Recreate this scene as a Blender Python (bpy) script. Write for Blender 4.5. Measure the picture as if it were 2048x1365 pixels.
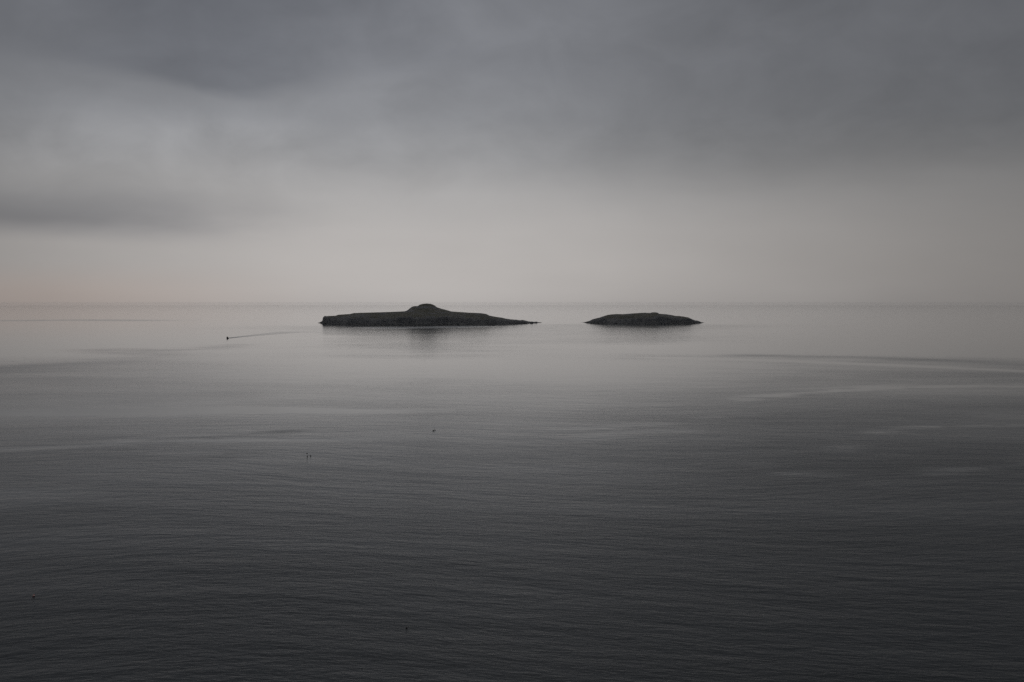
import bpy, bmesh, math
import numpy as np
from mathutils import Vector

for o in list(bpy.data.objects):
    bpy.data.objects.remove(o)
scene = bpy.context.scene
col = scene.collection
R = math.radians

# ------------------------------------------------------------------ camera
CAM_H = 80.0                       # lookout on a sea cliff
FPX, HZ = 2276.0, 605.5            # focal length in photo pixels (40 mm), row of the true horizon
cam_data = bpy.data.cameras.new('camera')
cam_data.lens = 40.0
cam_data.sensor_width = 36.0
cam_data.clip_start = 0.5
cam_data.clip_end = 200000.0
cam = bpy.data.objects.new('camera', cam_data)
col.objects.link(cam)
cam.location = (0, 0, CAM_H)
cam.rotation_euler = (R(90) - math.atan((682.5 - HZ) / FPX), 0, 0)
scene.camera = cam

# ------------------------------------------------------------------ render / view
scene.render.engine = 'CYCLES'
scene.cycles.max_bounces = 8
scene.cycles.volume_bounces = 4
scene.cycles.use_denoising = False   # fine ripples survive, the little grain left looks like film
vs = scene.view_settings
vs.view_transform = 'Standard'
vs.look = 'None'
vs.exposure = 0.0
vs.gamma = 1.0
vs.use_curve_mapping = False

SUN_AZ, SUN_EL = -5.0, 66.0        # behind the overcast, ahead of the camera


class Net:
    """tiny expression builder for shader node trees"""
    def __init__(s, tree):
        s.t = tree
        s.n = tree.nodes
        s.l = tree.links

    def put(s, sock, v):
        if hasattr(v, 'is_linked') or isinstance(v, bpy.types.NodeSocket):
            s.l.new(v, sock)
        elif v is not None:
            sock.default_value = v

    def m(s, op, a, b=None, c=None, clamp=False):
        n = s.n.new('ShaderNodeMath')
        n.operation = op
        n.use_clamp = clamp
        for i, v in enumerate((a, b, c)):
            if v is not None:
                s.put(n.inputs[i], v)
        return n.outputs[0]

    def add(s, a, b): return s.m('ADD', a, b)
    def sub(s, a, b): return s.m('SUBTRACT', a, b)
    def mul(s, a, b): return s.m('MULTIPLY', a, b)
    def div(s, a, b): return s.m('DIVIDE', a, b)

    def gauss(s, x, c, w):
        t = s.div(s.sub(x, c), w)
        return s.m('EXPONENT', s.mul(s.mul(t, t), -1.0))

    def step(s, x, a, b, lo=0.0, hi=1.0):
        n = s.n.new('ShaderNodeMapRange')
        n.interpolation_type = 'SMOOTHSTEP'
        for i, v in enumerate((x, a, b, lo, hi)):
            s.put(n.inputs[i], v)
        return n.outputs[0]

    def lin(s, x, a, b, lo=0.0, hi=1.0):
        n = s.n.new('ShaderNodeMapRange')
        for i, v in enumerate((x, a, b, lo, hi)):
            s.put(n.inputs[i], v)
        return n.outputs[0]

    def xyz(s, x, y, z=0.0):
        n = s.n.new('ShaderNodeCombineXYZ')
        s.put(n.inputs[0], x); s.put(n.inputs[1], y); s.put(n.inputs[2], z)
        return n.outputs[0]

    def sep(s, v):
        n = s.n.new('ShaderNodeSeparateXYZ')
        s.l.new(v, n.inputs[0])
        return n.outputs

    def noise(s, vec, scale=1.0, detail=2.0, rough=0.5, dims='3D', dist=0.0):
        n = s.n.new('ShaderNodeTexNoise')
        n.noise_dimensions = dims
        s.l.new(vec, n.inputs['Vector'])
        n.inputs['Scale'].default_value = scale
        n.inputs['Detail'].default_value = detail
        n.inputs['Roughness'].default_value = rough
        n.inputs['Distortion'].default_value = dist
        return n.outputs[0]

    def ramp(s, x, stops):
        n = s.n.new('ShaderNodeValToRGB')
        s.put(n.inputs[0], x)
        e = n.color_ramp.elements
        while len(e) < len(stops):
            e.new(0.5)
        for el, (p, c) in zip(e, stops):
            el.position = p
            el.color = (c[0], c[1], c[2], 1)
        n.color_ramp.interpolation = 'EASE' if False else 'LINEAR'
        return n.outputs[0]

    def mix(s, f, a, b, mode='MIX'):
        n = s.n.new('ShaderNodeMix')
        n.data_type = 'RGBA'
        n.blend_type = mode
        s.put(n.inputs[0], f)
        s.put(n.inputs[6], a); s.put(n.inputs[7], b)
        return n.outputs[2]


# ------------------------------------------------------------------ world: overcast evening sky
world = bpy.data.worlds.new('World')
scene.world = world
world.use_nodes = True
wt = world.node_tree
wt.nodes.clear()
W = Net(wt)
tc = wt.nodes.new('ShaderNodeTexCoord').outputs['Generated']
dx, dy, dz = W.sep(tc)
DEG = 180 / math.pi
az = W.mul(W.m('ARCTAN2', dx, dy), DEG)
el = W.mul(W.m('ARCSINE', dz), DEG)
elp = W.m('MAXIMUM', el, 0.0)
# billows seen in perspective on a flat cloud base
den = W.add(W.m('MAXIMUM', dz, 0.0), 0.09)
px, py = W.div(dx, den), W.div(dy, den)
plan = W.xyz(px, py, 0.0)
n_big = W.sub(W.noise(plan, 0.55, 3.0, 0.5), 0.5)
n_mid = W.sub(W.noise(plan, 1.7, 4.0, 0.55, dist=0.3), 0.5)
ang = W.xyz(W.mul(az, 0.09), W.mul(el, 0.26), 3.7)
w1 = W.sub(W.noise(ang, 1.0, 4.0, 0.5), 0.5)
ang2 = W.xyz(W.mul(az, 0.10), W.mul(el, 0.30), 11.3)
w2 = W.sub(W.noise(ang2, 1.3, 4.0, 0.5), 0.5)
ang3 = W.xyz(W.mul(az, 0.24), W.mul(el, 0.36), 23.1)
w3 = W.sub(W.noise(ang3, 1.0, 5.0, 0.55, dist=0.4), 0.5)
azw = W.add(az, W.mul(w2, 9.0))
elw = W.add(W.add(el, W.mul(w1, 2.6)), W.mul(w3, 2.0))
elc = W.add(W.add(el, W.mul(w1, 1.4)), W.add(W.mul(W.add(az, 24.0), 0.035), 0.55))

# brightness by height: thin and pale low down, thick and dark above
base = W.ramp(W.div(W.add(elp, W.mul(w1, 1.2)), 60.0), [
    (0.0, (.428, .407, .384)), (0.011, (.452, .431, .406)), (0.030, (.460, .440, .415)), (0.060, (.446, .430, .409)),
    (0.090, (.390, .383, .371)), (0.120, (.298, .300, .300)), (0.150, (.248, .254, .262)),
    (0.19, (.216, .223, .235)), (0.25, (.192, .199, .212)), (0.34, (.135, .141, .151)), (0.55, (.096, .101, .109)), (1.0, (.080, .085, .092))])
# the sun sits behind the cloud ahead: glow falls off to both sides
glow = W.add(W.add(0.40, W.mul(W.gauss(az, -5.0, 22.0), 0.61)), W.mul(W.gauss(az, -6.0, 10.0), 0.04))
glow_hi = W.add(0.68, W.mul(W.gauss(az, -5.0, 20.0), 0.33))
gl = W.add(W.mul(glow, W.sub(1.0, W.step(elp, 3.0, 14.0))), W.mul(glow_hi, W.step(elp, 3.0, 14.0)))
# cloud bodies
lump = W.sub(elw, W.sub(11.4, W.mul(W.gauss(az, -13.3, 4.2), 1.5)))
slabA = W.mul(W.step(lump, -0.6, 0.7), W.gauss(azw, -14.5, 9.0))                     # dark bank, upper left
gapB = W.mul(W.gauss(elw, 8.3, 1.9), W.gauss(azw, -17.5, 8.0))                     # pale gap below it
bandC = W.mul(W.mul(W.step(elc, 3.1, 4.7), W.sub(1.0, W.step(elc, 4.3, 7.0))), W.sub(1.0, W.step(azw, -21.0, -8.5)))
slabD = W.mul(W.step(elw, 4.6, 7.6), W.step(azw, -2.0, 11.0))                       # slab on the right
f = W.mul(gl, W.sub(1.0, W.mul(slabA, 0.25)))
f = W.mul(f, W.add(1.0, W.mul(gapB, 0.27)))
f = W.mul(f, W.sub(1.0, W.mul(bandC, 0.38)))
f = W.mul(f, W.sub(1.0, W.mul(slabD, 0.16)))
hi = W.step(elp, 3.0, 9.0)
f = W.mul(f, W.add(1.0, W.mul(W.add(W.add(W.mul(n_big, 0.22), W.mul(n_mid, 0.10)), W.mul(w3, 0.42)), hi)))
f = W.mul(f, W.add(1.0, W.mul(w2, 0.12)))
vm = wt.nodes.new('ShaderNodeVectorMath'); vm.operation = 'SCALE'
wt.links.new(base, vm.inputs[0]); wt.links.new(f, vm.inputs['Scale'])
# shaded cloud is bluer, the strip on the horizon at left rosier
cool = W.mix(W.m('ADD', W.mul(bandC, 0.5), W.mul(slabA, 0.3), clamp=True), (1, 1, 1, 1), (0.93, 0.98, 1.09, 1))
rose_f = W.mul(W.mul(W.sub(1.0, W.step(elp, 0.3, 2.2)), W.sub(1.0, W.step(az, -24.0, -6.0))), 0.9)
rose = W.mix(rose_f, (1, 1, 1, 1), (1.07, 0.975, 0.925, 1))
c1 = W.mix(1.0, vm.outputs[0], cool, 'MULTIPLY')
cloud = W.mix(1.0, W.mix(1.0, c1, rose, 'MULTIPLY'), (0.995, 0.990, 1.014, 1), 'MULTIPLY')
sc10 = wt.nodes.new('ShaderNodeVectorMath'); sc10.operation = 'SCALE'
wt.links.new(cloud, sc10.inputs[0]); sc10.inputs['Scale'].default_value = 10.0
sky = wt.nodes.new('ShaderNodeTexSky')
sky.sky_type = 'NISHITA'
sky.sun_disc = False
sky.sun_elevation = R(SUN_EL)
sky.sun_rotation = R(SUN_AZ)
sky.air_density = 1.0
sky.dust_density = 3.0
fin = W.mix(0.985, sky.outputs[0], sc10.outputs[0])     # an almost closed cloud deck over the clear sky
bg = wt.nodes.new('ShaderNodeBackground')
bg.inputs['Strength'].default_value = 0.1
wt.links.new(fin, bg.inputs['Color'])
wo = wt.nodes.new('ShaderNodeOutputWorld')
wt.links.new(bg.outputs[0], wo.inputs['Surface'])
world.cycles.sampling_method = 'MANUAL'
world.cycles.sample_map_resolution = 512

sun_data = bpy.data.lights.new('sun', 'SUN')
sun_data.energy = 0.5
sun_data.angle = R(12)
sun_data.color = (1.0, 0.95, 0.88)
sun = bpy.data.objects.new('sun', sun_data)
col.objects.link(sun)
sdir = Vector((math.sin(R(SUN_AZ)) * math.cos(R(SUN_EL)), math.cos(R(SUN_AZ)) * math.cos(R(SUN_EL)), math.sin(R(SUN_EL))))
sun.rotation_euler = sdir.to_track_quat('Z', 'Y').to_euler()
sun.location = (0, 0, 300)


# ------------------------------------------------------------------ helpers
def sea_at(px_, py_):
    """point of the sea under a photo pixel (used once, to measure where things stand)"""
    p = math.atan((682.5 - HZ) / FPX)
    vx, vf, vu = (px_ - 1024) / FPX, 1.0, (682.5 - py_) / FPX
    dy_, dz_ = vf * math.cos(p) + vu * math.sin(p), vu * math.cos(p) - vf * math.sin(p)
    t = CAM_H / -dz_
    return (vx * t, dy_ * t)


def _hash(i, j, seed):
    h = (i.astype(np.int64) * 374761393 + j.astype(np.int64) * 668265263 + seed * 1274126177) & 0x7fffffff
    h = ((h ^ (h >> 13)) * 1274126177) & 0x7fffffff
    return ((h ^ (h >> 16)) & 0xffffff) / float(0xffffff)


def vnoise(x, y, seed=0):
    i, j = np.floor(x), np.floor(y)
    u, v = x - i, y - j
    u, v = u * u * u * (u * (u * 6 - 15) + 10), v * v * v * (v * (v * 6 - 15) + 10)
    a, b = _hash(i, j, seed), _hash(i + 1, j, seed)
    c, d = _hash(i, j + 1, seed), _hash(i + 1, j + 1, seed)
    return (a * (1 - u) + b * u) * (1 - v) + (c * (1 - u) + d * u) * v


def fbm(x, y, oct_=4, seed=0, gain=0.5):
    s, a, t = 0.0, 1.0, 0.0
    for k in range(oct_):
        s = s + a * (vnoise(x * 2 ** k + 17.3 * k, y * 2 ** k - 9.1 * k, seed + k) - 0.5)
        t += a
        a *= gain
    return s / t


def sstep(x, a, b):
    t = np.clip((x - a) / (b - a), 0, 1)
    return t * t * (3 - 2 * t)


def mesh_np(name, verts, faces, mat, parent=None, smooth=True, attrs=None):
    me = bpy.data.meshes.new(name)
    verts = np.asarray(verts, dtype=np.float32)
    faces = np.asarray(faces, dtype=np.int32)
    k = faces.shape[1]
    me.vertices.add(len(verts)); me.vertices.foreach_set('co', verts.ravel())
    me.loops.add(faces.size); me.loops.foreach_set('vertex_index', faces.ravel())
    me.polygons.add(len(faces))
    me.polygons.foreach_set('loop_start', np.arange(0, faces.size, k, dtype=np.int32))
    me.update(calc_edges=True)
    me.validate()
    if smooth:
        me.polygons.foreach_set('use_smooth', np.ones(len(me.polygons), dtype=bool))
    for an, av in (attrs or {}).items():
        at = me.attributes.new(an, 'FLOAT', 'POINT')
        at.data.foreach_set('value', np.asarray(av, dtype=np.float32))
    me.materials.append(mat)
    ob = bpy.data.objects.new(name, me)
    col.objects.link(ob)
    ob.parent = parent
    return ob


def grid_faces(nr, nc, wrap=False):
    i = np.arange(nr - 1)[:, None]
    j = np.arange(nc if wrap else nc - 1)[None, :]
    j2 = (j + 1) % nc
    a = i * nc + j; b = i * nc + j2; c = (i + 1) * nc + j2; d = (i + 1) * nc + j
    return np.stack([a, b, c, d], -1).reshape(-1, 4)


def mat_new(name):
    m = bpy.data.materials.new(name)
    m.use_nodes = True
    m.node_tree.nodes.clear()
    n = Net(m.node_tree)
    out = m.node_tree.nodes.new('ShaderNodeOutputMaterial')
    p = m.node_tree.nodes.new('ShaderNodeBsdfPrincipled')
    m.node_tree.links.new(p.outputs[0], out.inputs['Surface'])
    return m, n, p, out


def paint(name, rgb, rough=0.5, spread=0.25, scale=3.0):
    """painted or weathered surface with some unevenness"""
    m, n, p, out = mat_new(name)
    pos = m.node_tree.nodes.new('ShaderNodeTexCoord').outputs['Object']
    t = n.noise(pos, scale, 4.0, 0.6)
    lo = tuple(c * (1 - spread) for c in rgb) + (1,)
    hi_ = tuple(min(1, c * (1 + spread)) for c in rgb) + (1,)
    n.l.new(n.mix(t, lo, hi_), p.inputs['Base Color'])
    p.inputs['Roughness'].default_value = rough
    return m


def tag(o, label, cat, group=None):
    o['label'] = label
    o['category'] = cat
    if group:
        o['group'] = group
    return o


def empty(name, loc, rz=0.0):
    o = bpy.data.objects.new(name, None)
    o.empty_display_size = 1.0
    col.objects.link(o)
    o.location = loc
    o.rotation_euler = (0, 0, rz)
    return o


def bm_obj(name, bm, mat, parent=None, smooth=False):
    bmesh.ops.recalc_face_normals(bm, faces=bm.faces)
    me = bpy.data.meshes.new(name)
    bm.to_mesh(me)
    bm.free()
    me.materials.append(mat)
    if smooth:
        me.polygons.foreach_set('use_smooth', np.ones(len(me.polygons), dtype=bool))
    o = bpy.data.objects.new(name, me)
    col.objects.link(o)
    o.parent = parent
    return o


# ------------------------------------------------------------------ sea
def make_water():
    m, n, p, out = mat_new('sea_water')
    geo = m.node_tree.nodes.new('ShaderNodeNewGeometry')
    x, y, z = n.sep(geo.outputs['Position'])
    at = m.node_tree.nodes.new('ShaderNodeAttribute')
    at.attribute_name = 'calm'
    calm = at.outputs['Fac']
    # bend the crests a little over the bay
    warp = n.mul(n.sub(n.noise(n.xyz(n.mul(x, .0016), n.mul(y, .0016)), 1.0, 1.0, 0.5), 0.5), 420.0)
    yw = n.add(y, warp)

    def layer(lx, ly, amp, detail, rough=0.5, rot=0.0, seed=0.0):
        c, s = math.cos(rot), math.sin(rot)
        u = n.add(n.mul(x, c / lx), n.mul(yw, s / lx))
        v = n.sub(n.mul(yw, c / ly), n.mul(x, s / ly))
        return n.mul(n.sub(n.noise(n.xyz(u, v, seed), 1.0, detail, rough), 0.5), amp)
    h = layer(1.7, .8, WAVE[0], 2.0, 0.55, R(6), 1.0)
    h = n.add(h, layer(4.2, 2.0, WAVE[1], 2.0, 0.5, R(-4), 5.0))
    g = layer(13.0, 6.0, WAVE[2], 2.0, 0.5, R(7), 9.0)
    g = n.add(g, layer(48.0, 20.0, WAVE[3], 2.0, 0.5, R(-6), 13.0))
    gust = n.lin(n.noise(n.xyz(n.mul(x, 1 / 420.), n.mul(yw, 1 / 130.), 21.), 1.0, 3.0, 0.55), 0.3, 0.7, 0.7, 1.3)
    # slicks damp the ripples more than the longer waves
    h = n.mul(h, n.mul(gust, n.lin(calm, 0, 1, 1.0, 0.010)))
    h = n.add(h, n.mul(g, n.lin(calm, 0, 1, 1.0, 0.05)))
    bump = m.node_tree.nodes.new('ShaderNodeBump')
    bump.inputs['Strength'].default_value = 1.0
    bump.inputs['Distance'].default_value = 1.0
    n.l.new(h, bump.inputs['Height'])
    n.l.new(bump.outputs[0], p.inputs['Normal'])
    p.inputs['Base Color'].default_value = (0.005, 0.0095, 0.0125, 1)
    n.l.new(n.mul(n.lin(calm, 0, 1, ROUGH[0], ROUGH[1]), n.lin(gust, .7, 1.3, .9, 1.1)), p.inputs['Roughness'])
    p.inputs['IOR'].default_value = 1.333
    return m


WAVE = (0.082, 0.17, 0.30, 0.60)
ROUGH = (0.33, 0.035)
water = make_water()


def streak(X, Y, pts, w_across, soft=0.5):
    """closeness of sea points to a drifting line on the water given by photo pixels"""
    P = np.array([sea_at(*q) for q in pts])
    best = np.full(X.shape, 1e9)
    for (x0, y0), (x1, y1) in zip(P[:-1], P[1:]):
        ex, ey = x1 - x0, y1 - y0
        t = np.clip(((X - x0) * ex + (Y - y0) * ey) / (ex * ex + ey * ey), 0, 1)
        best = np.minimum(best, np.hypot(X - x0 - t * ex, Y - y0 - t * ey))
    return np.exp(-(best / w_across) ** 2)


def calm_field(X, Y):
    r = np.hypot(X, Y)
    c = 0.01 + 0.22 * sstep(np.log(r + 1), math.log(280), math.log(600))
    # broad wind lanes, fading to smooth water far out
    c = c + 0.62 * fbm(X / 700. + 3, Y / 420. + 1, 4, 5)
    c = c + 0.60 * sstep(np.log(r + 1), math.log(330), math.log(1700)) + .42 * sstep(r, 1650, 2500)
    # narrow slick lines on the near water
    wx, wy = X + 160 * fbm(X / 500., Y / 500., 3, 31), Y + 160 * fbm(X / 500. + 40, Y / 500., 3, 37)
    line = fbm((wx * .96 + wy * .25) / 700., (wy - wx * .12) / 110., 3, 61)
    c = c + 0.34 * sstep(line, 0.20, 0.30) * sstep(r, 350, 700) * (1 - sstep(r, 1000, 1400))
    # individually placed slicks and ruffled lanes, broken up by the ripples
    brk = np.clip(.45 + 2.6 * fbm(X / 38. + 7, Y / 16., 4, 71, .6), 0, 1.25)
    sx_, sy_ = X + 26 * fbm(X / 70., Y / 30., 3, 75), Y + 22 * fbm(X / 70. + 9, Y / 30., 3, 77)

    def lane(pts, w):
        return streak(sx_, sy_, pts, w) * brk
    c = c + 0.34 * streak(X, Y, [(1330, 716), (1560, 722), (1740, 729), (1900, 736), (2100, 745)], 22)
    c = c - 0.16 * streak(X, Y, [(1500, 711), (1750, 716), (1950, 725), (2100, 732)], 45)
    c = c + 0.45 * lane([(1490, 798), (1620, 788), (1740, 777), (1880, 775), (2080, 772)], 13)
    c = c + 0.42 * lane([(1745, 866), (1810, 859), (1880, 856)], 9) + 0.38 * lane([(1965, 853), (2080, 850)], 11)
    c = c + 0.38 * lane([(1000, 866), (1150, 858), (1300, 846), (1430, 835)], 10) + .25 * lane([(1130, 880), (1250, 868), (1350, 862)], 9)
    c = c + 0.26 * lane([(1900, 945), (2080, 925)], 12) + 0.18 * lane([(1640, 905), (1700, 892)], 9)
    c = c + 0.18 * lane([(1600, 945), (1740, 965), (1800, 970)], 10) + .14 * lane([(1500, 930), (1580, 950)], 9)
    c = c - 0.28 * lane([(275, 892), (380, 880), (470, 874), (575, 863)], 15) + 0.2 * lane([(230, 888), (370, 872), (480, 867)], 14)
    c = c - 0.22 * lane([(390, 928), (440, 918), (500, 911)], 13)
    # a breeze ruffles the bay on the right, up to a sharp far edge
    azd = np.degrees(np.arctan2(X, Y))
    c = c - 0.20 * sstep(azd, 2, 15) * (1 - sstep(r + 140 * fbm(X / 300., Y / 300., 3, 83), 1720, 1900)) * sstep(r, 300, 700)
    c = c - 0.10 * sstep(-azd, 10, 22) * (1 - sstep(r, 1500, 1900)) * sstep(r, 300, 700)
    # left: ruffled tongue with a ragged edge
    c = c + 0.15 * streak(X, Y, [(-60, 690), (60, 700), (150, 702), (200, 690)], 110)
    c = np.minimum(c, 1.0)
    c = c - 0.20 * streak(sx_, sy_, [(215, 700), (330, 712), (220, 722), (60, 735), (-60, 738)], 75) * np.clip(.7 + brk * .4, 0, 1)
    c = c - 0.16 * streak(sx_, sy_, [(330, 701), (420, 698), (480, 690)], 45)
    # far dark cat's-paw
    c = c - 0.24 * streak(X, Y, [(60, 641.5), (160, 640.5), (270, 641.5)], 210)
    # lee of the islands is glassy, crossed by one ruffled lane
    lee = streak(X, Y, [(690, 655), (850, 660), (1000, 654)], 420) + streak(X, Y, [(1200, 652), (1380, 652)], 330)
    lee = lee + streak(X, Y, [(850, 662), (850, 700)], 330) + streak(X, Y, [(1290, 655), (1290, 680)], 260)
    c = np.minimum(c, 1.0) - 0.17 * np.clip(lee, 0, 1)
    c = c - 1.0 * streak(X, Y, [(780, 656.0), (850, 655.4), (890, 654.4), (925, 653.6)], 75)
    return np.clip(c + 0.12 * fbm(X / 60., Y / 25., 3, 91), 0, 1)


az_in = np.linspace(-32, 32, 421)
az_out = np.linspace(32, 328, 75)[1:-1]
azs = np.radians(np.concatenate([az_in, az_out]))
rad = np.concatenate([[4.0, 40, 110, 170], np.geomspace(205, 9000, 620), np.geomspace(9300, 34000, 26)])
RR, AA = np.meshgrid(rad, azs, indexing='ij')
SX, SY = RR * np.sin(AA), RR * np.cos(AA)
verts = np.stack([SX, SY, 0 * SX], -1).reshape(-1, 3)
faces = grid_faces(len(rad), len(azs), wrap=True)[:, ::-1]
calm = calm_field(SX.ravel(), SY.ravel())
# close the middle with a fan ring collapsed near the foot of the cliff
sea = mesh_np('sea', verts, faces, water, smooth=True, attrs={'calm': calm})
sea['kind'] = 'structure'


# ------------------------------------------------------------------ islands
def make_rock():
    m, n, p, out = mat_new('sea_cliff_rock')
    pos = m.node_tree.nodes.new('ShaderNodeTexCoord').outputs['Object']
    x, y, z = n.sep(pos)
    a = n.noise(n.xyz(n.mul(x, .05), n.mul(y, .05), n.mul(z, .12)), 1.0, 5.0, 0.6)
    b = n.noise(pos, 0.35, 4.0, 0.6)
    c = n.mix(a, (0.036, 0.045, 0.060, 1), (0.088, 0.096, 0.110, 1))
    c = n.mix(n.step(b, .54, .66), c, (0.21, 0.20, 0.18, 1))
    c = n.mix(n.mul(n.step(n.noise(n.xyz(n.mul(x, .05), n.mul(y, .02), n.mul(z, .05)), 1.0, 5.0, .6), .48, .62), .6), c, (0.032, 0.036, 0.044, 1))
    wet = n.sub(1.0, n.step(z, 1.0, 6.0))
    c = n.mix(n.mul(wet, .7), c, (0.030, 0.034, 0.041, 1))
    n.l.new(c, p.inputs['Base Color'])
    p.inputs['Roughness'].default_value = 0.85
    bump = m.node_tree.nodes.new('ShaderNodeBump')
    bump.inputs['Distance'].default_value = 3.0
    n.l.new(a, bump.inputs['Height']); n.l.new(bump.outputs[0], p.inputs['Normal'])
    return m


def make_turf():
    m, n, p, out = mat_new('island_turf')
    pos = m.node_tree.nodes.new('ShaderNodeTexCoord').outputs['Object']
    a = n.noise(pos, 0.02, 5.0, 0.6)
    b = n.noise(pos, 0.15, 4.0, 0.6)
    c = n.mix(n.step(a, .35, .65), (0.038, 0.042, 0.032, 1), (0.066, 0.066, 0.050, 1))
    c = n.mix(n.step(b, .52, .72), c, (0.13, 0.11, 0.080, 1))
    n.l.new(c, p.inputs['Base Color'])
    p.inputs['Roughness'].default_value = 0.95
    return m


rock, turf = make_rock(), make_turf()


def make_rocks():
    out = []
    for q in range(5):
        bm = bmesh.new()
        bmesh.ops.create_icosphere(bm, subdivisions=2, radius=1.0)
        rg = np.random.default_rng(50 + q)
        cuts = [Vector(rg.normal(size=3)).normalized() for _ in range(7)]
        for v in bm.verts:
            p = v.co.copy()
            for cdir in cuts:
                d = p.dot(cdir)
                if d > .62:
                    p -= cdir * (d - .62) * .85
            v.co = p * (1 + .10 * float(rg.normal()))
        me = bpy.data.meshes.new('shore_rock')
        bm.to_mesh(me); bm.free()
        me.materials.append(rock)
        out.append(me)
    return out


rock_meshes = make_rocks()


def island(name, prof, base_y, front, back, D, seed, label, cliff_h, nx=520, ny=240, n_rocks=60):
    """heightfield island: measured skyline along its length, sea cliffs round it, turf above"""
    prof = np.array(prof, float)
    xs_p = (prof[:, 0] - 1024) / FPX * D
    zs_p = np.maximum(0, (base_y - prof[:, 1]) / FPX * D)
    cx = 0.5 * (xs_p[0] + xs_p[-1])
    u = np.linspace(-1.02, 1.02, nx)
    half = 0.5 * (xs_p[-1] - xs_p[0])
    xs = cx + u * half
    zr = np.interp(xs, xs_p, zs_p, left=-6, right=-6)
    env = np.clip(1 - np.abs(u / .965) ** 2.2, 0, 1) ** 0.8
    fr = front * env * (1 + 0.35 * fbm(xs / 90., 0 * xs + seed, 3, seed)) + 6
    bk = back * env * (1 + 0.25 * fbm(xs / 120., 0 * xs + seed + 9, 3, seed + 3)) + 9
    v = np.linspace(-1.12, 1.12, ny)
    U, V = np.meshgrid(xs, v, indexing='ij')
    F, B, Z = fr[:, None] + 0 * V, bk[:, None] + 0 * V, zr[:, None] + 0 * V
    Yl = np.where(V < 0, V * F, V * B)                  # 0 on the ridge, negative to the camera
    # ragged coast: gullies and points cut into the edge distance
    edge = np.where(V < 0, 1 + V, 1 - V) * np.where(V < 0, F, B)         # metres inland
    cut = 55 * fbm(U / 55., Yl / 140., 5, seed + 20, .55) + 26 * fbm(U / 14., Yl / 60., 3, seed + 27)
    e = edge + cut * np.clip(F / front, .1, 1) * np.clip((1 - np.abs(V)) * 4 + .35, 0, 1) * np.clip(np.abs(V) * 3, 0, 1)
    ch = np.minimum(cliff_h * (.8 + 1.3 * fbm(U / 60., Yl / 200., 4, seed + 40)), 0.72 * np.maximum(Z, 0))
    cliff = ch * sstep(e, -4, 26) - 7 * (1 - sstep(e, -22, 2))
    ridge_t = np.clip(1 - np.abs(V), 0, 1)
    slope = (np.maximum(Z, 0) - ch) * (1 - (1 - ridge_t) ** 1.7) * sstep(e, 5, 60)
    # knoll is compact: steeper falls where the skyline is high
    peak = np.clip((Z - 50) / 30, 0, 1)
    slope = slope * (1 - peak * (1 - np.exp(-(Yl / 105) ** 2)) * .55)
    h = cliff + slope
    h = h + np.where(h > 1.5, 1, .25) * (1.3 * fbm(U / 30., Yl / 30., 4, seed + 50) + 11 * fbm(U / 20., Yl / 50., 4, seed + 60) * sstep(e, -6, 8) * (1 - sstep(e, 30, 80)))
    onr = np.clip(1 - np.abs(V) * 9, 0, 1)
    h = h * (1 - onr) + (Z + 0.9 * fbm(U / 9., Yl / 9., 3, seed + 70) * np.clip(Z / 8, 0, 1)) * onr
    h = np.where(np.abs(V) > 1.05, -8, h)
    h[0, :] = -8; h[-1, :] = -8
    verts = np.stack([U - cx, Yl, h], -1).reshape(-1, 3)
    faces = grid_faces(nx, ny)[:, ::-1]
    # turf where the ground lies back, bare rock on the cliffs and near the swash
    q = verts[faces]
    nrm = np.cross(q[:, 2] - q[:, 0], q[:, 3] - q[:, 1])
    nz = np.abs(nrm[:, 2]) / (np.linalg.norm(nrm, axis=1) + 1e-9)
    zc = q[:, :, 2].mean(1)
    ei = e.reshape(-1)[faces].mean(1)
    patch = fbm(q[:, 0, 0] / 26., q[:, 0, 1] / 26., 4, seed + 80)
    is_turf = (nz + 0.45 * patch > 0.93) & (zc > 12 + 40 * patch) & (ei > 16 + 60 * patch)
    keep = q[:, :, 2].max(1) > -7.5
    root = empty(name, (cx, D, 0), -math.atan2(cx, D))

    def sub(nm, sel, mat):
        f_ = faces[sel]
        used, inv = np.unique(f_, return_inverse=True)
        return mesh_np(nm, verts[used], inv.reshape(f_.shape), mat, root, smooth=True)
    sub('cliff', ~is_turf & keep, rock)
    sub('turf', is_turf & keep, turf)
    # loose rocks along the waterline
    rng = np.random.default_rng(seed)
    k = 0
    for i in rng.permutation(np.arange(12, nx - 12)):
        col_h = h[i, :ny // 2]
        sh = np.where((col_h[:-1] < 0) & (col_h[1:] >= 0))[0]
        if not len(sh):
            continue
        j = sh[0]
        b = bpy.data.objects.new('shore_rock', rock_meshes[k % 5])
        col.objects.link(b)
        b.parent = root
        r_ = rng.uniform(1.6, 4.5) * (1.5 if rng.random() < .2 else 1)
        b.location = (xs[i] - cx, Yl[i, j] - rng.uniform(-2, 10), rng.uniform(-.3, .25) * r_)
        b.scale = (r_ * rng.uniform(.9, 1.9), r_ * rng.uniform(.9, 1.6), r_ * rng.uniform(.6, 1.0))
        b.rotation_euler = (0, 0, rng.uniform(0, 6.28))
        k += 1
        if k >= n_rocks:
            break
    tag(root, label, 'island')
    return root


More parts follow.
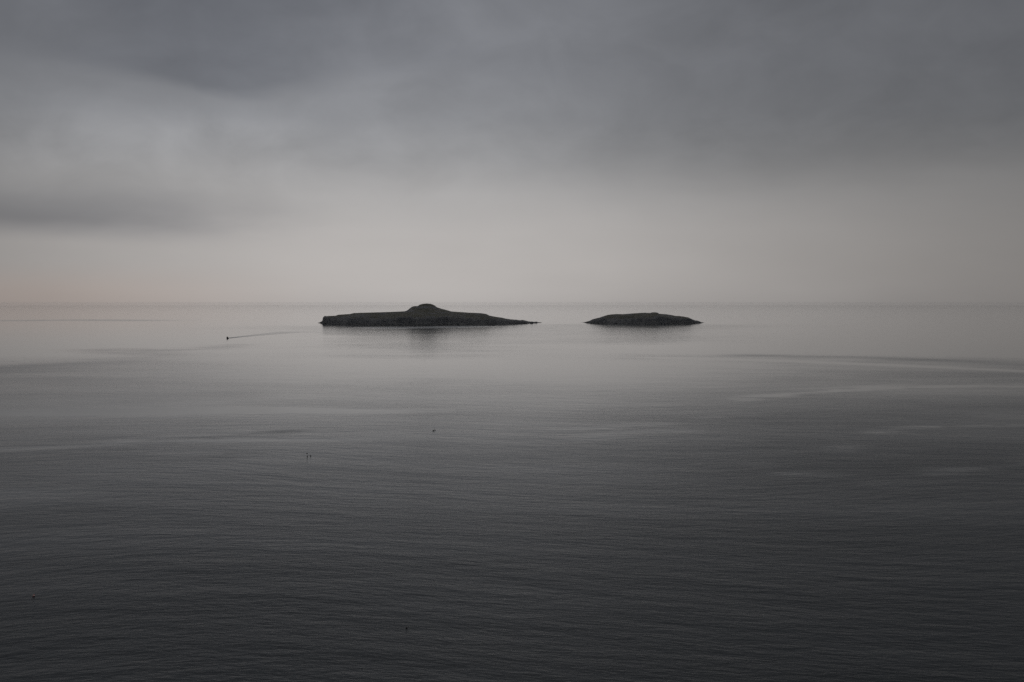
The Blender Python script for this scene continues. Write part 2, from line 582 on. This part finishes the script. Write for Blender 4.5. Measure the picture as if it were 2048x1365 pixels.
main_prof = [(636.6, 646), (641, 645), (646.9, 642), (648, 635.2), (651.7, 633), (660, 632.2), (672.5, 631.8), (678.6, 629.8), (700.6, 628.3),
             (709, 626.4), (742, 625.4), (780, 624.4), (810, 623), (815, 621), (820, 617), (824, 614.0), (828, 612.9), (835.5, 612.6), (839, 610.2), (844.6, 608.3),
             (853, 607.5), (861.7, 608.2), (866, 609.6), (870, 611.7), (874, 615), (883, 618), (894, 620.8), (903, 623.5), (937, 625.7), (962, 626.9),
             (971.6, 628.3), (979, 631.8), (992, 634.3), (1005.7, 636.2), (1010, 637.6), (1020, 639), (1025, 640.2), (1032.6, 640), (1040, 641.2), (1049.7, 641.4), (1057, 643.6), (1070, 644.5), (1082.6, 645.4), (1086, 646)]
small_prof = [(1164, 645.6), (1172, 644.4), (1178, 643.2), (1184, 639.8), (1198.6, 636), (1207, 633), (1216, 630.3), (1225, 629.2), (1233.7, 628.6), (1245.5, 628.9),
              (1264.5, 627.4), (1289.4, 625.8), (1300, 626.5), (1304, 625.2), (1311, 625), (1315.5, 626), (1318, 628), (1333, 629), (1342, 630.4), (1351, 632.2),
              (1357, 632.4), (1365.6, 633.3), (1375.8, 635.4), (1384, 639), (1392, 642.3), (1399, 644), (1408, 645.6)]
D1 = CAM_H * FPX / (646 - HZ)
D2 = CAM_H * FPX / (645.6 - HZ)
island('island', main_prof, 646.0, 400, 210, D1, 3, 'long dark grassy island with a round knoll rising at its middle', 24)
island('island', small_prof, 645.6, 235, 150, D2, 14, 'shorter low rocky island with a flat rounded top, right of the knolled island', 20, nx=340, ny=200, n_rocks=34)


# ------------------------------------------------------------------ fishing boat and its wake
hull_paint = paint('hull_paint', (0.035, 0.042, 0.055), 0.45)
house_paint = paint('wheelhouse_paint', (0.10, 0.10, 0.095), 0.5)
deck_paint = paint('deck_paint', (0.08, 0.075, 0.065), 0.7)
glass = paint('dark_glass', (0.02, 0.025, 0.03), 0.08, 0.1)
steel = paint('grey_steel', (0.09, 0.09, 0.09), 0.5)
rubber = paint('black_rubber', (0.018, 0.018, 0.018), 0.8)


def box_bm(bm, c, s, taper=0.0):
    v = []
    for zz in (-1, 1):
        for (a, b) in ((-1, -1), (1, -1), (1, 1), (-1, 1)):
            k = 1 - taper * (zz > 0)
            v.append(bm.verts.new((c[0] + a * s[0] / 2 * k, c[1] + b * s[1] / 2 * k, c[2] + zz * s[2] / 2)))
    for f_ in ((0, 3, 2, 1), (4, 5, 6, 7), (0, 1, 5, 4), (1, 2, 6, 5), (2, 3, 7, 6), (3, 0, 4, 7)):
        bm.faces.new([v[i] for i in f_])


def tube_bm(bm, p0, p1, r0, r1=None, seg=8):
    r1 = r0 if r1 is None else r1
    p0, p1 = Vector(p0), Vector(p1)
    q = (p1 - p0).to_track_quat('Z', 'Y')
    ra, rb = [], []
    for k in range(seg):
        a = 2 * math.pi * k / seg
        d = q @ Vector((math.cos(a), math.sin(a), 0))
        ra.append(bm.verts.new(p0 + d * r0)); rb.append(bm.verts.new(p1 + d * r1))
    for k in range(seg):
        bm.faces.new((ra[k], ra[(k + 1) % seg], rb[(k + 1) % seg], rb[k]))
    bm.faces.new(ra[::-1]); bm.faces.new(rb)


def lathe_bm(bm, prof, seg=16, c=(0, 0, 0)):
    rings = []
    for r, z in prof:
        rings.append([bm.verts.new((c[0] + r * math.cos(2 * math.pi * k / seg), c[1] + r * math.sin(2 * math.pi * k / seg), c[2] + z)) for k in range(seg)])
    for a, b in zip(rings[:-1], rings[1:]):
        for k in range(seg):
            bm.faces.new((a[k], a[(k + 1) % seg], b[(k + 1) % seg], b[k]))
    bm.faces.new(rings[0][::-1]); bm.faces.new(rings[-1])


bx, by = sea_at(455.0, 677.0)
wx, wy = sea_at(580.0, 663.0)
heading = math.atan2(by - wy, bx - wx)            # sails towards the lookout
boat = empty('fishing_boat', (bx, by, 0), heading)
tag(boat, 'small dark fishing boat heading this way with a wake behind it', 'boat')
# hull: stations along x (stern -5.5 to bow +6), each with keel, bilge and sheer points
bm = bmesh.new()
st = [(-5.5, 1.75, -.5, 1.15), (-3.5, 1.95, -.6, 1.10), (-1, 2.05, -.7, 1.15), (1.5, 1.95, -.7, 1.35), (3.6, 1.45, -.6, 1.7), (5.0, .75, -.35, 2.0), (6.0, .06, .6, 2.25)]
rows = []
for (x, b, k, s) in st:
    pr = [(0, k), (b * .55, k + .15), (b * .88, .15 if x < 5.5 else k + .4), (b, s)]
    ring = [(x, -yy, zz) for yy, zz in reversed(pr)] + [(x, yy, zz) for yy, zz in pr[1:]]
    rows.append([bm.verts.new(q) for q in ring])
for a, b in zip(rows[:-1], rows[1:]):
    for k in range(len(a) - 1):
        bm.faces.new((a[k], a[k + 1], b[k + 1], b[k]))
bm.faces.new(rows[0]); bm.faces.new(rows[-1][::-1])
bm_obj('hull', bm, hull_paint, boat, smooth=False)
bm = bmesh.new()
dk = []
for (x, b, k, s) in st:
    dk.append((bm.verts.new((x * .99, -b * .96, s - .45)), bm.verts.new((x * .99, b * .96, s - .45))))
for a, b in zip(dk[:-1], dk[1:]):
    bm.faces.new((a[0], a[1], b[1], b[0]))
bm_obj('deck', bm, deck_paint, boat)
for sgn in (-1, 1):
    bm = bmesh.new()
    for (a, b) in zip(st[:-1], st[1:]):
        tube_bm(bm, (a[0], sgn * a[1], a[3]), (b[0], sgn * b[1], b[3]), .08, .08, 6)
    bm_obj('gunwale', bm, rubber, boat)
bm = bmesh.new(); box_bm(bm, (1.7, 0, 2.05), (2.6, 2.7, 2.5), .10)
house = bm_obj('wheelhouse', bm, house_paint, boat)
bm = bmesh.new(); box_bm(bm, (1.7, 0, 3.36), (3.0, 2.9, .12))
bm_obj('roof', bm, house_paint, house)
for yy in (-.75, 0, .75):
    bm = bmesh.new(); box_bm(bm, (2.93, yy, 2.75), (.06, .62, .62))
    bm_obj('window', bm, glass, house)
for sgn in (-1, 1):
    for xx in (1.1, 2.2):
        bm = bmesh.new(); box_bm(bm, (xx, sgn * 1.27, 2.75), (.7, .06, .6))
        bm_obj('window', bm, glass, house)
bm = bmesh.new(); tube_bm(bm, (1.2, 0, 3.4), (1.2, 0, 5.6), .07, .04)
tube_bm(bm, (1.2, -.6, 4.7), (1.2, .6, 4.7), .035)
bm_obj('mast', bm, steel, boat)
bm = bmesh.new()
for sgn in (-1, 1):
    tube_bm(bm, (-4.6, sgn * 1.5, .7), (-4.4, sgn * 1.3, 3.2), .06)
tube_bm(bm, (-4.4, -1.3, 3.2), (-4.4, 1.3, 3.2), .06)
bm_obj('gantry', bm, steel, boat)
bm = bmesh.new(); lathe_bm(bm, [(.28, 0), (.32, .1), (.32, .7), (.2, .8)], 12, (-1.6, .9, .72))
bm_obj('hauler', bm, steel, boat)

# wake: a V of low waves opening astern (local x runs astern from the transom)
nl, nw = 420, 90
L = 640.0
t = np.linspace(0, 1, nl)
s = np.linspace(-1, 1, nw)
T, S = np.meshgrid(t, s, indexing='ij')
half = 3.0 + 44.0 * T ** 0.9
A = T * L
fade = np.exp(-T * 8.0)
arms = np.exp(-((np.abs(S) - .78) / .16) ** 2)
hz = 0.38 * arms * fade * (0.5 + 0.5 * np.cos(A / 9.0 * 2 * math.pi + 6 * np.abs(S))) + 0.22 * fade * np.exp(-(S / .45) ** 2) * np.cos(A / 16. * 2 * math.pi + 9 * S * S)
hz = hz + 0.15 * fade * fbm(A / 4., S * half / 2.5, 3, 7)
edge_f = sstep(1 - np.abs(S), 0, .12) * sstep(T, 0, .01) * sstep(1 - T, 0, .2)
Zw = 0.05 + np.clip(hz + .3 * fade, 0, 2) * edge_f
bend = 26 * T ** 2
vv = np.stack([-A - 5.0, S * half + bend, Zw], -1).reshape(-1, 3)
c, sn = math.cos(heading), math.sin(heading)
wv = np.stack([vv[:, 0] * c - vv[:, 1] * sn + bx, vv[:, 0] * sn + vv[:, 1] * c + by, vv[:, 2]], -1)
calm_w = np.clip(.75 - 1.0 * (arms * fade + .6 * np.exp(-(S / .4) ** 2) * np.exp(-T * 5)), 0, 1) * np.ones_like(T)
calm_w = calm_w * edge_f + (1 - edge_f) * calm_field(wv[:, 0], wv[:, 1]).reshape(T.shape)
wake = mesh_np('wake', wv, grid_faces(nl, nw), water, smooth=True, attrs={'calm': calm_w.ravel()})
wake['kind'] = 'stuff'
wake['label'] = 'fine V-shaped wake trailing behind the small boat'


# ------------------------------------------------------------------ pot buoys
red = paint('faded_red_plastic', (0.62, 0.10, 0.09), 0.45)
white = paint('white_plastic', (0.7, 0.68, 0.66), 0.4, .1)
black = paint('black_plastic', (0.02, 0.02, 0.022), 0.5)
cloth = paint('black_cloth', (0.022, 0.022, 0.025), 0.9)
FLOAT = [(.02, -.95), (.25, -.88), (.6, -.62), (.88, -.25), (.96, .05), (.9, .38), (.66, .7), (.34, .88), (.16, .95), (.12, 1.15), (.02, 1.18)]


def pot_float(px_, py_, r, mat, label, tilt=0.0, band=None, eye=True):
    x, y = sea_at(px_, py_)
    root = empty('pot_buoy', (x, y, 0), .4)
    bm = bmesh.new()
    lathe_bm(bm, [(a * r, b * r + .35 * r) for a, b in FLOAT], 18)
    bm_obj('float', bm, mat, root, smooth=True)
    if band:
        bm = bmesh.new()
        lathe_bm(bm, [(.90 * r, .62 * r), (.975 * r, .64 * r), (.86 * r, .96 * r), (.6 * r, 1.09 * r), (.5 * r, 1.05 * r)], 18)
        bm_obj('cap', bm, band, root, smooth=True)
    if eye:
        bm = bmesh.new()
        tube_bm(bm, (0, 0, 1.45 * r), (0, 0, 1.75 * r), .10 * r, .07 * r)
        bm_obj('eye', bm, black, root)
    root.rotation_euler = (tilt, tilt * .6, .4)
    tag(root, label, 'buoy')
    return root


def dan_buoy(px_, py_, hgt, label, flag=True, tilt=0.05, r=.24):
    x, y = sea_at(px_, py_)
    root = empty('marker_buoy', (x, y, 0), 0)
    bm = bmesh.new(); tube_bm(bm, (0, 0, -1.2), (0, 0, hgt), .05, .035)
    pole = bm_obj('pole', bm, black, root)
    bm = bmesh.new(); lathe_bm(bm, [(.3 * r, -.5), (r, -.35), (1.05 * r, .0), (r, .38), (.35 * r, .52)], 16)
    bm_obj('float', bm, black, root, smooth=True)
    if flag:
        bm = bmesh.new()
        nseg, cols = 8, []
        for k in range(nseg + 1):
            u = k / nseg
            xo = -.03 - u * .55
            yo = .10 * math.sin(u * 5.0) * u
            cols.append([bm.verts.new((xo, yo + dy_, hgt - .04 - dz_ - .10 * u)) for dy_ in (-.008, .008) for dz_ in (0, .5 - .1 * u)])
        for a, b in zip(cols[:-1], cols[1:]):
            bm.faces.new((a[0], a[1], b[1], b[0])); bm.faces.new((a[2], b[2], b[3], a[3]))
            bm.faces.new((a[0], b[0], b[2], a[2])); bm.faces.new((a[1], a[3], b[3], b[1]))
        for q in (cols[0], cols[-1]):
            bm.faces.new((q[0], q[1], q[3], q[2]))
        bm_obj('flag', bm, cloth, root)
    root.rotation_euler = (tilt * .5, tilt, 0)
    tag(root, label, 'buoy')
    return root


dan_buoy(614.6, 914.0, 2.0, 'tall black marker buoy with a dark flag on its pole')
pot_float(621.0, 912.6, .34, black, 'round black pot buoy floating just right of the flagged marker buoy')
pot_float(866.3, 862.2, .42, black, 'largest dark pot buoy, left-hand one of the trio far out')
dan_buoy(868.5, 861.6, 1.5, 'thin upright pole buoy between the two dark pot buoys of the trio', flag=False, r=.16)
pot_float(870.6, 861.4, .26, steel, 'small grey pot buoy, right-hand one of the trio far out')
pot_float(67.0, 1193.0, .36, red, 'small faded red pot buoy with a white cap on dark near water', .25, white)
pot_float(813.0, 1257.0, .24, black, 'small black pot buoy alone on the nearest dark water', .5)

# ------------------------------------------------------------------ sea haze
haze_on = True
if haze_on:
    bm = bmesh.new()
    box_bm(bm, (0, 0, 41.0), (69000, 69000, 84.0))
    m = bpy.data.materials.new('sea_haze')
    m.use_nodes = True
    m.node_tree.nodes.clear()
    o_ = m.node_tree.nodes.new('ShaderNodeOutputMaterial')
    pv = m.node_tree.nodes.new('ShaderNodeVolumePrincipled')
    pv.inputs['Color'].default_value = (1.0, 1.0, 1.0, 1)
    pv.inputs['Density'].default_value = 0.7e-5
    pv.inputs['Anisotropy'].default_value = 0.9
    m.node_tree.links.new(pv.outputs[0], o_.inputs['Volume'])
    m.cycles.homogeneous_volume = True if hasattr(m.cycles, 'homogeneous_volume') else False
    hz_o = bm_obj('haze', bm, m)
    hz_o['kind'] = 'stuff'
